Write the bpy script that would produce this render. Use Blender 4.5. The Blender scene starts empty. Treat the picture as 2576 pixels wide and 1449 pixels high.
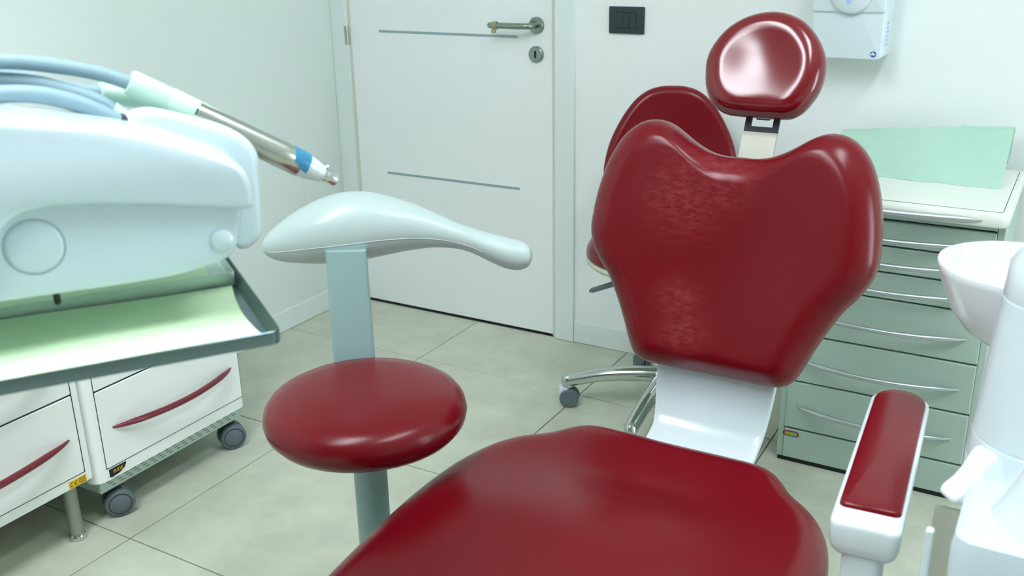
import bpy, bmesh, math, random
from mathutils import Vector, Matrix
random.seed(7)
R = math.radians
scene = bpy.context.scene
C = scene.collection

# ------------------------------------------------------------------ camera
cam_d = bpy.data.cameras.new('camera'); cam = bpy.data.objects.new('camera', cam_d); C.objects.link(cam)
PITCH, ROLL, YAW = 0.345945, 0.0178457, 0.529818
fw = Vector((-math.sin(YAW)*math.cos(PITCH), math.cos(YAW)*math.cos(PITCH), -math.sin(PITCH)))
rt = Vector((math.cos(YAW), math.sin(YAW), 0)); dn = fw.cross(rt)
rt2 = rt*math.cos(ROLL)+dn*math.sin(ROLL); dn2 = dn*math.cos(ROLL)-rt*math.sin(ROLL)
m = Matrix((rt2, -dn2, -fw)).transposed().to_4x4(); m.translation = Vector((0, 0, 1.35)); cam.matrix_world = m
cam_d.sensor_fit = 'HORIZONTAL'; cam_d.sensor_width = 36; cam_d.lens = 2489.84/2576*36
cam_d.clip_start = 0.02; cam_d.clip_end = 60
cam_d.dof.use_dof = True; cam_d.dof.focus_distance = 2.25; cam_d.dof.aperture_fstop = 7.0
scene.camera = cam

# ------------------------------------------------------------------ world, exposure
world = bpy.data.worlds.new('daylight'); scene.world = world; world.use_nodes = True
bg = world.node_tree.nodes['Background']; bg.inputs[0].default_value = (0.80, 0.93, 1.0, 1); bg.inputs[1].default_value = 11.5
vs = scene.view_settings
vs.view_transform = 'Standard'; vs.look = 'None'; vs.gamma = 1.0; vs.use_curve_mapping = False; vs.exposure = 0.12
LAMP = 17.0                                   # ceiling lamp emission

# ------------------------------------------------------------------ materials
def lin(c):
    return tuple((v/12.92 if v <= .04045 else ((v+.055)/1.055)**2.4) for v in [x/255 for x in c])
MATS = {}
def mat(name, rgb, rough=.5, metal=0., coat=0., spec=.5, bump=0., bscale=200., var=0., vscale=4., rvar=0., sss=0., emit=None, trans=0., ior=1.45, coat_rough=.05):
    m = bpy.data.materials.new(name); m.use_nodes = True; MATS[name] = m
    nt = m.node_tree; b = nt.nodes['Principled BSDF']; col = lin(rgb)+(1,)
    b.inputs['Base Color'].default_value = col; b.inputs['Roughness'].default_value = rough
    b.inputs['Metallic'].default_value = metal; b.inputs['Coat Weight'].default_value = coat
    b.inputs['Coat Roughness'].default_value = coat_rough
    b.inputs['Specular IOR Level'].default_value = spec; b.inputs['IOR'].default_value = ior
    b.inputs['Transmission Weight'].default_value = trans
    if emit:
        b.inputs['Emission Color'].default_value = emit[0]+(1,); b.inputs['Emission Strength'].default_value = emit[1]
    tc = nt.nodes.new('ShaderNodeTexCoord')
    if var or rvar:
        n = nt.nodes.new('ShaderNodeTexNoise'); n.inputs['Scale'].default_value = vscale; n.inputs['Detail'].default_value = 8; n.inputs['Roughness'].default_value = .65
        nt.links.new(tc.outputs['Object'], n.inputs['Vector'])
        if var:
            r = nt.nodes.new('ShaderNodeMapRange'); r.inputs[1].default_value = .3; r.inputs[2].default_value = .7; r.inputs[3].default_value = 1-var; r.inputs[4].default_value = 1+var
            nt.links.new(n.outputs['Fac'], r.inputs[0])
            h = nt.nodes.new('ShaderNodeHueSaturation'); h.inputs['Color'].default_value = col
            nt.links.new(r.outputs[0], h.inputs['Value']); nt.links.new(h.outputs[0], b.inputs['Base Color'])
        if rvar:
            r2 = nt.nodes.new('ShaderNodeMapRange'); r2.inputs[1].default_value = .35; r2.inputs[2].default_value = .65; r2.inputs[3].default_value = max(rough-rvar, .02); r2.inputs[4].default_value = rough+rvar
            nt.links.new(n.outputs['Fac'], r2.inputs[0]); nt.links.new(r2.outputs[0], b.inputs['Roughness'])
    if bump:
        n2 = nt.nodes.new('ShaderNodeTexNoise'); n2.inputs['Scale'].default_value = bscale; n2.inputs['Detail'].default_value = 4
        nt.links.new(tc.outputs['Object'], n2.inputs['Vector'])
        bp = nt.nodes.new('ShaderNodeBump'); bp.inputs['Strength'].default_value = bump; bp.inputs['Distance'].default_value = .002
        nt.links.new(n2.outputs['Fac'], bp.inputs['Height']); nt.links.new(bp.outputs[0], b.inputs['Normal'])
    return m
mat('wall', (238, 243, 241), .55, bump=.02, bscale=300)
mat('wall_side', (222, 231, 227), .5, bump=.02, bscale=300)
mat('wall_rear', (120, 122, 116), .7)
mat('ceiling', (244, 246, 244), .8)
mat('door', (240, 245, 244), .35, bump=.01, bscale=400)
mat('trim', (226, 236, 233), .35)
mat('groove', (150, 172, 180), .4)
mat('gasket', (214, 214, 200), .6)
mat('grout', (96, 98, 88), .9)
mat('tile', (196, 200, 182), .42, var=.13, vscale=7, bump=.05, bscale=60, rvar=.06)
mat('red', (110, 6, 20), .25, spec=.40, coat=.0, bump=.03, bscale=900, coat_rough=.12)
mat('red_gloss', (112, 6, 20), .17, spec=.8, coat=.0, bump=.02, bscale=900, coat_rough=.07)
mat('red_handle', (112, 16, 40), .3, coat=.5)
mat('white_shell', (240, 245, 246), .2, coat=.3)
mat('white_plastic', (216, 228, 232), .22, coat=.4)
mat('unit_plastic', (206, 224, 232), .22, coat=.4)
mat('white_paint', (242, 247, 243), .32, coat=.15)
mat('cabinet_grey', (176, 196, 184), .38, coat=.1, bump=.02, bscale=500)
mat('cabinet_top', (234, 238, 228), .3)
mat('grey_plastic', (180, 197, 194), .36, coat=.2)
mat('grey_paint', (150, 180, 178), .42)
mat('steel', (190, 194, 186), .28, metal=1.)
mat('leg_grey', (150, 156, 148), .35, metal=.5)
mat('steel_stem', (178, 178, 166), .55, metal=.55)
mat('steel_satin', (150, 160, 150), .34, metal=1., bump=.06, bscale=120)
mat('steel_brushed', (206, 206, 196), .38, metal=1., bump=.06, bscale=120)
mat('chrome', (205, 212, 208), .12, metal=1.)
mat('alu_handle', (196, 202, 204), .35, metal=.85)
mat('tray_steel', (112, 130, 136), .2, metal=.95)
mat('tray_front', (196, 218, 206), .35, metal=.35)
mat('black', (16, 18, 22), .45)
mat('switch', (40, 58, 62), .45)
mat('rubber', (96, 108, 112), .6)
mat('rubber_dark', (52, 58, 64), .6)
mat('mint_sleeve', (196, 226, 208), .4, coat=.2)
mat('hose', (140, 168, 178), .45)
mat('blue_ring', (46, 128, 168), .25, coat=.4)
mat('paper_green', (216, 242, 202), .75, bump=.05, bscale=180)
mat('paper_mint', (178, 214, 196), .8, bump=.15, bscale=90, var=.03, vscale=20)
mat('paper_white', (222, 226, 236), .8)
mat('yellow', (236, 190, 20), .5)
mat('ink', (34, 30, 22), .6)
mat('gold', (216, 178, 60), .5)
mat('badge_black', (18, 18, 26), .4)
mat('cap_magenta', (150, 36, 80), .4); mat('cap_olive', (176, 176, 20), .4); mat('cap_teal', (40, 140, 140), .4)
mat('logo_blue', (40, 84, 176), .4); mat('drop_blue', (170, 196, 240), .4)
mat('clear_yellow', (196, 200, 150), .25, trans=.5)
mat('cream_rim', (196, 200, 180), .45)
mat('ceramic', (230, 236, 238), .08, coat=.6)
mat('lamp', (255, 255, 255), .5, emit=((.94, 1.0, 1.06), LAMP))
mat('glass', (255, 255, 255), .0, trans=1., ior=1.05)

def paler_patches(name, src, spots, rgb):
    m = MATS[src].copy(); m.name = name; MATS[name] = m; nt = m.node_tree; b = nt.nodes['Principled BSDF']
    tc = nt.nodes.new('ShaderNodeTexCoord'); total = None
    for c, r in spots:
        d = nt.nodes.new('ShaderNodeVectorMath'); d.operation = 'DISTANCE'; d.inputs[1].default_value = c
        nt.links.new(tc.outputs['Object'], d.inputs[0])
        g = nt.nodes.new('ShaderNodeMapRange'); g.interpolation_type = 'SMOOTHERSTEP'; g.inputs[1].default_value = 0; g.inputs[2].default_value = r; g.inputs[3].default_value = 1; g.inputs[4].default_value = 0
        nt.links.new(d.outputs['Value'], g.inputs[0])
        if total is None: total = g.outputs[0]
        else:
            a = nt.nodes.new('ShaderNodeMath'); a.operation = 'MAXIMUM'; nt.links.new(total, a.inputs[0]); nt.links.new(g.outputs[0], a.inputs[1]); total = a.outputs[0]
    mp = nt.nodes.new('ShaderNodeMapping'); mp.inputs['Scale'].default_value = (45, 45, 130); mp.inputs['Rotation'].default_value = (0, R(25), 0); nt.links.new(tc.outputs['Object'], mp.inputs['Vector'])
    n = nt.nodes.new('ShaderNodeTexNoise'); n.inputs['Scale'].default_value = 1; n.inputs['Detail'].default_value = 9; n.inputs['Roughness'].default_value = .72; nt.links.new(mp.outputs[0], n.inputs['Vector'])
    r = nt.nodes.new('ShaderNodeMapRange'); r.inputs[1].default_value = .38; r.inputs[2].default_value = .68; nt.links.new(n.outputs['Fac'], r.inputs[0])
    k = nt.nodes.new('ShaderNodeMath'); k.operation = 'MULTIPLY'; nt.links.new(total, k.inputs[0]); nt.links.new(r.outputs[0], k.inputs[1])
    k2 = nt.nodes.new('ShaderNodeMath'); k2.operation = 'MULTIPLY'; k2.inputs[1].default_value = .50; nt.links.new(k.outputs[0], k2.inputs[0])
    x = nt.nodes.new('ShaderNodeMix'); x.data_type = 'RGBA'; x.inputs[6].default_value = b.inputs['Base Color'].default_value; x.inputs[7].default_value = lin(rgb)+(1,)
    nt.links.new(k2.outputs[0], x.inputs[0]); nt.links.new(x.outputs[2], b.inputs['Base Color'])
paler_patches('red_patchy', 'red', [((-.085, .60, .86), .15), ((-.02, .60, .90), .12), ((-.075, .55, .655), .085), ((-.055, .53, .60), .09)], (158, 72, 76))  # copy of the red with paler streaky patches around set spots

# ------------------------------------------------------------------ helpers
def smooth_closed(pts, N):
    n = len(pts); out = []
    for i in range(n):
        p0, p1, p2, p3 = (Vector(pts[(i+k-1) % n]) for k in range(4))
        for k in range(8):
            t = k/8
            out.append(.5*((2*p1)+(p2-p0)*t+(2*p0-5*p1+4*p2-p3)*t*t+(3*p1-p0-3*p2+p3)*t**3))
    L = [0]
    for i in range(len(out)): L.append(L[-1]+(out[(i+1) % len(out)]-out[i]).length)
    res = []; j = 0
    for k in range(N):
        d = L[-1]*k/N
        while L[j+1] < d: j += 1
        f = (d-L[j])/max(L[j+1]-L[j], 1e-9)
        res.append(out[j].lerp(out[(j+1) % len(out)], f))
    return res
def smooth_open(pts, per=8):
    P = [Vector(p) for p in pts]; P = [2*P[0]-P[1]]+P+[2*P[-1]-P[-2]]; out = []
    for i in range(1, len(P)-2):
        p0, p1, p2, p3 = P[i-1:i+3]
        for k in range(per):
            t = k/per
            out.append(.5*((2*p1)+(p2-p0)*t+(2*p0-5*p1+4*p2-p3)*t*t+(3*p1-p0-3*p2+p3)*t**3))
    out.append(P[-2]); return out
def rrect(w, h, r, seg=6):
    pts = []
    for cx, cy, a0 in ((w/2-r, h/2-r, 0), (-w/2+r, h/2-r, 90), (-w/2+r, -h/2+r, 180), (w/2-r, -h/2+r, 270)):
        for k in range(seg+1):
            a = R(a0+90*k/seg); pts.append(Vector((cx+r*math.cos(a), cy+r*math.sin(a))))
    return pts

class Frame:
    def __init__(s, o=(0, 0, 0), ex=(1, 0, 0), ey=(0, 1, 0), ez=(0, 0, 1)):
        s.o, s.ex, s.ey, s.ez = map(Vector, (o, ex, ey, ez))
    def __call__(s, x, y, z): return s.o+s.ex*x+s.ey*y+s.ez*z
WF = Frame()

class MB:
    """collects shapes for one mesh object"""
    def __init__(s, frame=WF): s.v = []; s.f = []; s.fr = frame
    def add(s, vs, fs):
        o = len(s.v); s.v += [s.fr(*p) for p in vs]; s.f += [tuple(i+o for i in q) for q in fs]; return s
    def box(s, x0, x1, y0, y1, z0, z1):
        return s.add([(x0, y0, z0), (x1, y0, z0), (x1, y1, z0), (x0, y1, z0), (x0, y0, z1), (x1, y0, z1), (x1, y1, z1), (x0, y1, z1)],
                     [(3, 2, 1, 0), (4, 5, 6, 7), (0, 1, 5, 4), (1, 2, 6, 5), (2, 3, 7, 6), (3, 0, 4, 7)])
    def rings(s, rings, closed=True, cap0=True, cap1=True):
        n = len(rings[0]); vs = [p for r in rings for p in r]; fs = []
        for i in range(len(rings)-1):
            for k in range(n):
                k2 = (k+1) % n
                if not closed and k2 == 0: continue
                fs.append((i*n+k, i*n+k2, (i+1)*n+k2, (i+1)*n+k))
        if cap0: fs.append(tuple(range(n-1, -1, -1)))
        if cap1: fs.append(tuple((len(rings)-1)*n+k for k in range(n)))
        return s.add(vs, fs)
    def tube(s, path, rad, seg=16, sq=1.0, side=None, caps=True):
        P = [Vector(p) for p in path]; n = len(P); rs = []
        rad = rad if isinstance(rad, (list, tuple)) else [rad]*n
        up = None
        for i in range(n):
            t = (P[min(i+1, n-1)]-P[max(i-1, 0)]).normalized()
            if up is None:
                up = Vector(side) if side else (Vector((0, 0, 1)) if abs(t.z) < .9 else Vector((1, 0, 0)))
            a = (up-t*up.dot(t)).normalized(); b = t.cross(a); up = a
            rs.append([tuple(P[i]+a*rad[i]*math.cos(2*math.pi*k/seg)+b*rad[i]*sq*math.sin(2*math.pi*k/seg)) for k in range(seg)])
        return s.rings(rs, cap0=caps, cap1=caps)
    def cyl(s, p0, p1, r0, r1=None, seg=24): return s.tube([p0, p1], [r0, r0 if r1 is None else r1], seg)
    def lathe(s, prof, c=(0, 0, 0), axis='z', seg=40, cap0=True, cap1=True):
        rs = []
        for r, h in prof:
            ring = []
            for k in range(seg):
                a = 2*math.pi*k/seg; x, y = max(r, 1e-5)*math.cos(a), max(r, 1e-5)*math.sin(a)
                q = {'z': (x, y, h), 'y': (x, h, -y), 'x': (h, x, y)}[axis]
                ring.append((q[0]+c[0], q[1]+c[1], q[2]+c[2]))
            rs.append(ring)
        return s.rings(rs, cap0=cap0, cap1=cap1)
    def cushion(s, outline, c, rf, rb, depth=None, zf=None, back_flat=True, rim_seg=7, fill=6, elf=1., elb=1., off=None, rim_prof=None):
        """padded plate: outline in local x,y; front is +z with rim radius rf (inset) and height rf*elf"""
        c = Vector(c); hf, hb = rf*elf, rb*elb; prof = []
        mid = depth or 0.
        for k in range(fill, 0, -1): prof.append((rb, -hb-mid, 1-k/fill, 0))
        for k in range(rim_seg, -1, -1):
            a = math.pi/2*k/rim_seg; prof.append((rb*(1-math.cos(a)), -hb*math.sin(a)-mid, 1., 0))
        if rim_prof:
            for d, z in rim_prof: prof.append((d, z, 1., d/rim_prof[-1][0]))
            rf, hf = rim_prof[-1]
        else:
            for k in range(0 if mid else 1, rim_seg+1):
                a = math.pi/2*k/rim_seg; prof.append((rf*(1-math.cos(a)), hf*math.sin(a), 1., math.sin(a)))
        for k in range(1, fill+1): prof.append((rf, hf, 1-k/fill, 1))
        rs = []
        for d, z, sc, w in prof:
            ring = []
            for p in outline:
                v = p-c; l = v.length; q = c+v*max(1-d/l, .02)*max(sc, .001)+Vector((0, 0)) if False else c+v*(max(1-d/l, .02)*max(sc, .001))
                dz = (zf(q.x, q.y) if zf else 0)*w + (off(q.x, q.y) if off else 0)
                ring.append((q.x, q.y, z+dz))
            rs.append(ring)
        return s.rings(rs)
    def build(s, name, mname, parent=None, root=None, smooth=True, bevel=0., bseg=2, angle=None):
        me = bpy.data.meshes.new(name)
        v = s.v
        if root is not None:
            a = -root.rotation_euler.z; ca, sa = math.cos(a), math.sin(a); l = root.location
            v = [((p.x-l.x)*ca-(p.y-l.y)*sa, (p.x-l.x)*sa+(p.y-l.y)*ca, p.z-l.z) for p in s.v]
        me.from_pydata([tuple(p) for p in v], [], s.f); me.validate(); me.update()
        bm = bmesh.new(); bm.from_mesh(me); bmesh.ops.remove_doubles(bm, verts=bm.verts, dist=1e-6); bmesh.ops.recalc_face_normals(bm, faces=bm.faces); bm.to_mesh(me); bm.free()
        me.materials.append(MATS[mname])
        for p in me.polygons: p.use_smooth = smooth
        if smooth: me.set_sharp_from_angle(angle=R(angle or 42))
        o = bpy.data.objects.new(name, me); C.objects.link(o)
        if parent is not None: o.parent = parent
        if bevel:
            b = o.modifiers.new('bevel', 'BEVEL'); b.width = bevel; b.segments = bseg; b.limit_method = 'ANGLE'; b.angle_limit = R(40); b.harden_normals = True
            for p in me.polygons: p.use_smooth = True
        return o

def thing(name, label, cat, loc=(0, 0, 0), rotz=0., group=None):
    o = bpy.data.objects.new(name, None); C.objects.link(o); o.empty_display_size = .05
    o.location = loc; o.rotation_euler = (0, 0, rotz); o['label'] = label; o['category'] = cat
    if group: o['group'] = group
    return o
def tag(o, label, cat, group=None):
    o['label'] = label; o['category'] = cat
    if group: o['group'] = group
    return o
def structure(o, label=None):
    o['kind'] = 'structure'
    if label: o['label'] = label
    return o
def lettering(name, text, size, frame, mname, parent, root, depth=.0006):
    """flat raised lettering, centred on the frame origin, reading along frame.ex with frame.ey up"""
    cu = bpy.data.curves.new(name, 'FONT'); cu.body = text; cu.size = size; cu.align_x = 'CENTER'; cu.align_y = 'CENTER'; cu.extrude = depth/2; cu.resolution_u = 3
    t = bpy.data.objects.new(name+'_curve', cu); C.objects.link(t)
    dg = bpy.context.evaluated_depsgraph_get(); dg.update()
    me = bpy.data.meshes.new_from_object(t.evaluated_get(dg)); C.objects.unlink(t); bpy.data.objects.remove(t)
    b = MB(frame); b.add([tuple(v.co) for v in me.vertices], [tuple(p.vertices) for p in me.polygons]); bpy.data.meshes.remove(me)
    return b.build(name, mname, parent, root, smooth=False)

# ================================================================== ROOM
XL, XR, YN, YB, ZC = -2.404, 2.6, -3.2, 2.862, 2.70
f = structure(MB().box(XL-.1, XR+.1, YN-.1, YB+.1, -.06, -.004).build('floor', 'grout', smooth=False), 'grey stone look tiled floor with dark joints')
T, G = .6, .0028
tx0, ty0 = -1.8226, 1.284
tile_meshes = {}
ix0, ix1 = math.floor((XL-tx0)/T), math.floor((XR-tx0)/T); iy0, iy1 = math.floor((YN-ty0)/T), math.floor((YB-ty0)/T)
for i in range(ix0, ix1+1):
    for j in range(iy0, iy1+1):
        x0, x1 = max(tx0+i*T, XL)+G/2, min(tx0+(i+1)*T, XR)-G/2; y0, y1 = max(ty0+j*T, YN)+G/2, min(ty0+(j+1)*T, YB)-G/2
        if x1-x0 < .01 or y1-y0 < .01: continue
        MB().box(x0, x1, y0, y1, -.012, random.uniform(-.0003, .0003)).build('tile', 'tile', f, smooth=False, bevel=.0012, bseg=1)

# back wall with the door opening cut out
DX0, DX1, DZ = -2.335, -1.497, 2.08
wb = MB()
wb.box(XL-.1, DX0, YB, YB+.12, 0, ZC); wb.box(DX1, XR+.1, YB, YB+.12, 0, ZC); wb.box(DX0, DX1, YB, YB+.12, DZ, ZC)
structure(wb.build('wall_back', 'wall', smooth=False), 'white painted wall with the door')
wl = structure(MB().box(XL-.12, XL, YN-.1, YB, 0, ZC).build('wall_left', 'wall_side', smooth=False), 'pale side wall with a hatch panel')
MB().box(XL, XL+.0015, 1.60, 2.628, .379, .548).build('panel', 'wall_side', wl, smooth=False, bevel=.0008, bseg=1)
MB().box(XL, XL+.0015, 2.632, 2.82, .30, .548).build('panel', 'wall_side', wl, smooth=False, bevel=.0008, bseg=1)
# right wall with the window opening
WY0, WY1, WZ0, WZ1 = 1.50, 2.30, .20, 1.90
wr = MB()
wr.box(XR, XR+.12, YN-.1, WY0, 0, ZC); wr.box(XR, XR+.12, WY1, YB, 0, ZC); wr.box(XR, XR+.12, WY0, WY1, 0, WZ0); wr.box(XR, XR+.12, WY0, WY1, WZ1, ZC)
structure(wr.build('wall_right', 'wall', smooth=False))
structure(MB().box(XL-.1, XR+.1, YN-.12, YN, 0, ZC).build('wall_front', 'wall_rear', smooth=False))
structure(MB().box(XL-.1, XR+.1, YN-.1, YB+.1, ZC, ZC+.1).build('ceiling', 'ceiling', smooth=False))
win = MB()
for a in (WY0, (WY0+WY1)/2-.03, WY1-.06): win.box(XR+.03, XR+.09, a, a+.06, WZ0, WZ1)
win.box(XR+.03, XR+.09, WY0+.06, WY1-.06, WZ0, WZ0+.06); win.box(XR+.03, XR+.09, WY0+.06, WY1-.06, WZ1-.06, WZ1)
w1 = structure(win.build('window_1', 'white_paint', smooth=False, bevel=.004))
pl = bpy.data.lights.new('window_portal', 'AREA'); pl.shape = 'RECTANGLE'; pl.size = WY1-WY0; pl.size_y = WZ1-WZ0; pl.cycles.is_portal = True
po = bpy.data.objects.new('window_portal', pl); C.objects.link(po); po.location = (XR+.10, (WY0+WY1)/2, (WZ0+WZ1)/2)
po.rotation_euler = Matrix(((0, 0, 1), (1, 0, 0), (0, 1, 0))).to_euler()

# baseboards
b = MB(); b.box(DX1+.072, XR, YB-.013, YB, .0, .078)
structure(b.build('baseboard_back', 'trim', smooth=False, bevel=.004))
structure(MB().box(XL, XL+.013, YN, YB-.02, 0, .078).build('baseboard_left', 'trim', smooth=False, bevel=.004))

# door casing
structure(MB().box(DX1, DX1+.071, YB-.014, YB+.02, 0, DZ+.07).build('trim_1', 'trim', smooth=False, bevel=.003))
structure(MB().box(XL, DX0, YB-.014, YB+.02, 0, DZ+.07).build('trim_2', 'trim', smooth=False, bevel=.003))
structure(MB().box(DX0, DX1, YB-.014, YB+.02, DZ, DZ+.07).build('trim_3', 'trim', smooth=False, bevel=.003))
structure(MB().box(DX1-.013, DX1, YB-.004, YB+.06, 0, DZ).build('trim_4', 'gasket', smooth=False, bevel=.002))
structure(MB().box(DX0, DX0+.010, YB-.001, YB+.06, 0, DZ).build('trim_5', 'gasket', smooth=False))
# door leaf (stands slightly back inside the casing), with two inlaid metal strips
YD = YB+.002
door = structure(MB().box(DX0+.0085, DX1-.0145, YD-.0003, YD+.042, .008, DZ-.004).build('door_1', 'door', smooth=False, bevel=.002), 'white flush door with two thin metal strips')
for z in (1.0275, .5205, 1.535):
    MB().box(-2.200, -1.639, YD-.0016, YD+.004, z-.004, z+.004).build('inlay_strip', 'groove', door, smooth=False)
MB().cyl((-2.336, YB-.012, .980), (-2.336, YB-.012, 1.042), .0075).build('hinge', 'steel', door)
MB().cyl((-2.336, YB-.012, 1.75), (-2.336, YB-.012, 1.812), .0075).build('hinge', 'steel', door)
MB().box(DX0+.004, DX1-.015, YD+.004, YD+.04, .0, .008).build('door_seal', 'black', door, smooth=False)
hx, hz = -1.567, 1.066
h = MB().lathe([(0, YD-.011), (.0235, YD-.011), (.0262, YD-.008), (.0262, YD)], (hx, 0, hz), 'y').build('rosette', 'steel_satin', door)
path = smooth_open([(hx, YD, hz), (hx, YD-.025, hz), (hx, YD-.043, hz), (hx-.012, YD-.054, hz), (hx-.035, YD-.057, hz), (hx-.09, YD-.057, hz), (hx-.125, YD-.057, hz), (hx-.140, YD-.055, hz), (hx-.148, YD-.048, hz)], 5)
MB().tube(path, [.0098]*(len(path)-2)+[.0085, .004], 16).build('lever', 'steel_satin', door)
rg = MB(); rg.lathe([(.0108, -.007), (.0135, -.007), (.0135, .007), (.0108, .007)], (hx-.122, YD-.057, hz), 'x', cap0=False, cap1=False)
rg.box(hx-.134, hx-.122, YD-.065, YD-.05, hz-.024, hz-.011)
rg.build('rubber_stop', 'clear_yellow', door, bevel=.002)
kx, kz = -1.569, .975
k = MB().lathe([(0, YD-.011), (.0225, YD-.011), (.0258, YD-.008), (.0258, YD)], (kx, 0, kz), 'y').build('escutcheon', 'steel_satin', door)
kh = MB(); kh.rings([[(kx+p.x, YD-.0116, kz+p.y) for p in rrect(.0075, .024, .0035)], [(kx+p.x, YD-.010, kz+p.y) for p in rrect(.0075, .024, .0035)]])
kh.build('keyhole', 'black', k, smooth=False)

# ceiling lamps
def ceiling_lamp(x, y, w, d, label):
    t = thing('ceiling_lamp', label, 'lamp', (x, y, ZC-.05), 0, 'ceiling lamps')
    fr = MB(); 
    for a in ((-w/2, w/2, -d/2, -d/2+.02), (-w/2, w/2, d/2-.02, d/2), (-w/2, -w/2+.02, -d/2+.02, d/2-.02), (w/2-.02, w/2, -d/2+.02, d/2-.02)):
        fr.box(x+a[0], x+a[1], y+a[2], y+a[3], ZC-.05, ZC)
    fr.build('frame', 'white_paint', t, t, smooth=False)
    MB().box(x-w/2+.02, x+w/2-.02, y-d/2+.02, y+d/2-.02, ZC-.042, ZC-.032).build('diffuser', 'lamp', t, t, smooth=False)
ceiling_lamp(.15, 1.15, .36, 1.22, 'white ceiling light panel above the dental chair')
ceiling_lamp(-1.03, .32, .50, 1.22, 'white ceiling light panel above the instrument table')
ceiling_lamp(-1.03, -.92, .50, 1.22, 'white ceiling light panel behind the viewpoint')

# light switch
sw = thing('light_switch', 'dark anthracite three-gang light switch on the white wall', 'switch', (-1.2535, YB, 1.05))
p = MB(); p.box(-1.3115, -1.1955, YB-.0085, YB, 1.05, 1.13); p.build('plate', 'switch', sw, sw, smooth=False, bevel=.003)
p = MB(); p.box(-1.287, -1.220, YB-.0094, YB-.008, 1.066, 1.113); p.build('bezel', 'black', sw, sw, smooth=False)
for i in range(3):
    x = -1.2860+i*.0220; MB().box(x, x+.0212, YB-.0115, YB-.008, 1.0672, 1.1118).build('rocker', 'switch', sw, sw, smooth=False, bevel=.0012)

# wall dispenser
d = thing('towel_dispenser', 'white wall dispenser with a round boss and small blue logo', 'dispenser', (-.578, YB, 1.018))
DF = 2.742
fr = Frame((-.578, DF, 0), (1, 0, 0), (0, 0, 1), (0, -1, 0))
def slab(mb, x, y, w, h, r, z0, z1, e=.004):
    o = rrect(w, h, r); o2 = rrect(w-2*e, h-2*e, max(r-e, .001))
    return mb.rings([[(x+q.x, y+q.y, z0) for q in o], [(x+q.x, y+q.y, z1-e) for q in o], [(x+q.x*(w-e*.6)/w, y+q.y*(h-e*.6)/h, z1-e*.3) for q in o], [(x+q.x, y+q.y, z1) for q in o2]])
slab(MB(fr), 0, 1.018+.18, .184, .36, .012, -(YB-DF), 0).build('body', 'white_plastic', d, d)
slab(MB(fr), 0, 1.137+.12, .186, .24, .010, -.06, .006).build('cover', 'white_plastic', d, d)
boss = MB(fr).lathe([(0, .018), (.047, .018), (.053, .013), (.055, .004)], (.005, 1.187, 0)).build('boss', 'white_plastic', d, d)
MB(fr).lathe([(0, .0188), (.0065, .0188), (.0072, .0175)], (.002, 1.1655, 0)).build('drop_mark', 'drop_blue', boss, d)
lg = MB(fr).lathe([(0, .0012), (.0074, .0012), (.0076, -.001)], (.073, 1.033, 0)).build('logo', 'logo_blue', d, d)
q = MB(fr); q.lathe([(0, .0016), (.0022, .0016), (.0022, .0005)], (.0715, 1.0365, 0))
q.rings([[(.073+x, 1.033+y, z) for x, y in ((-.0058, -.0025), (.0052, -.0025), (.0058, .0008), (.0035, .0022), (0, .0012), (-.003, .0028), (-.006, .001))] for z in (.0005, .0016)])
q.build('logo_figure', 'white_plastic', lg, d, smooth=False)
q = MB()
for i in range(6): q.box(-.486, -.4853, DF+.045, DF+.075, 1.05+i*.011, 1.056+i*.011)
q.build('embossed_mark', 'drop_blue', d, d, smooth=False)

# ================================================================== GREY DRAWER CABINET
cab = thing('drawer_cabinet', 'grey-green metal drawer cabinet with bowed silver handles by the back wall', 'cabinet', (-.349, 2.6, 0))
CX0, CX1, CY, CB = -.583, -.116, 2.39, 2.84
p = MB(); p.box(CX0, CX0+.016, CY, CB, .01, .715); p.box(CX1-.016, CX1, CY, CB, .01, .715); p.box(CX0+.016, CX1-.016, CB-.02, CB, .01, .715); p.box(CX0+.016, CX1-.016, CY, CY+.02, .696, .715); p.box(CX0+.016, CX1-.016, CY+.005, CB-.02, .01, .03)
p.build('body', 'cabinet_grey', cab, cab, smooth=False, bevel=.0015)
MB().box(CX0+.016, CX1-.016, CY+.02, CY+.03, .03, .696).build('carcass_back', 'black', cab, cab, smooth=False)
MB().box(CX0+.004, CX1-.004, CY-.001, CB-.03, 0, .011).build('plinth', 'black', cab, cab, smooth=False)
gaps = [.6935, .630, .564, .497, .367, .236, .099]
def bow_handle(mb, a, bpt, out, drop, r, seg=10, n=22):
    """slender bowed handle between two points, bowing along out"""
    a, bpt, out = Vector(a), Vector(bpt), Vector(out); P = []; rr = []
    for i in range(n+1):
        t = i/n; k = math.sin(math.pi*t)
        P.append(a.lerp(bpt, t)+out*(k**.75)+Vector((0, 0, -drop*k))); rr.append(r*(.30+.70*min(1, 7.0*min(t, 1-t))**.7))
    return mb.tube(P, rr, seg)
for i in range(6):
    z1, z0 = gaps[i]-.0018, gaps[i+1]+.0018
    dr = MB(); dr.box(CX0+.0155, CX1-.0155, CY-.004, CY+.016, z0, z1)
    o = dr.build('drawer', 'cabinet_grey', cab, cab, smooth=False, bevel=.004)
    zh = [.656, .595, .527, .428, .298, .166][i]
    bow_handle(MB(), (-.540, CY-.003, zh), (-.163, CY-.003, zh), (0, -.036, 0), .002, .0066).build('handle', 'alu_handle', o, cab)
MB().box(CX0+.0165, CX1-.0165, CY-.004, CY+.016, .012, .0965).build('base_panel', 'cabinet_grey', cab, cab, smooth=False, bevel=.003)
tp = MB(); fr = Frame(((CX0+CX1)/2, (2.345+CB)/2, .715)); tp.fr = fr
W_, D_ = CX1-CX0+.012, CB-2.345
o_ = rrect(W_, D_, .02); 
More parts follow.
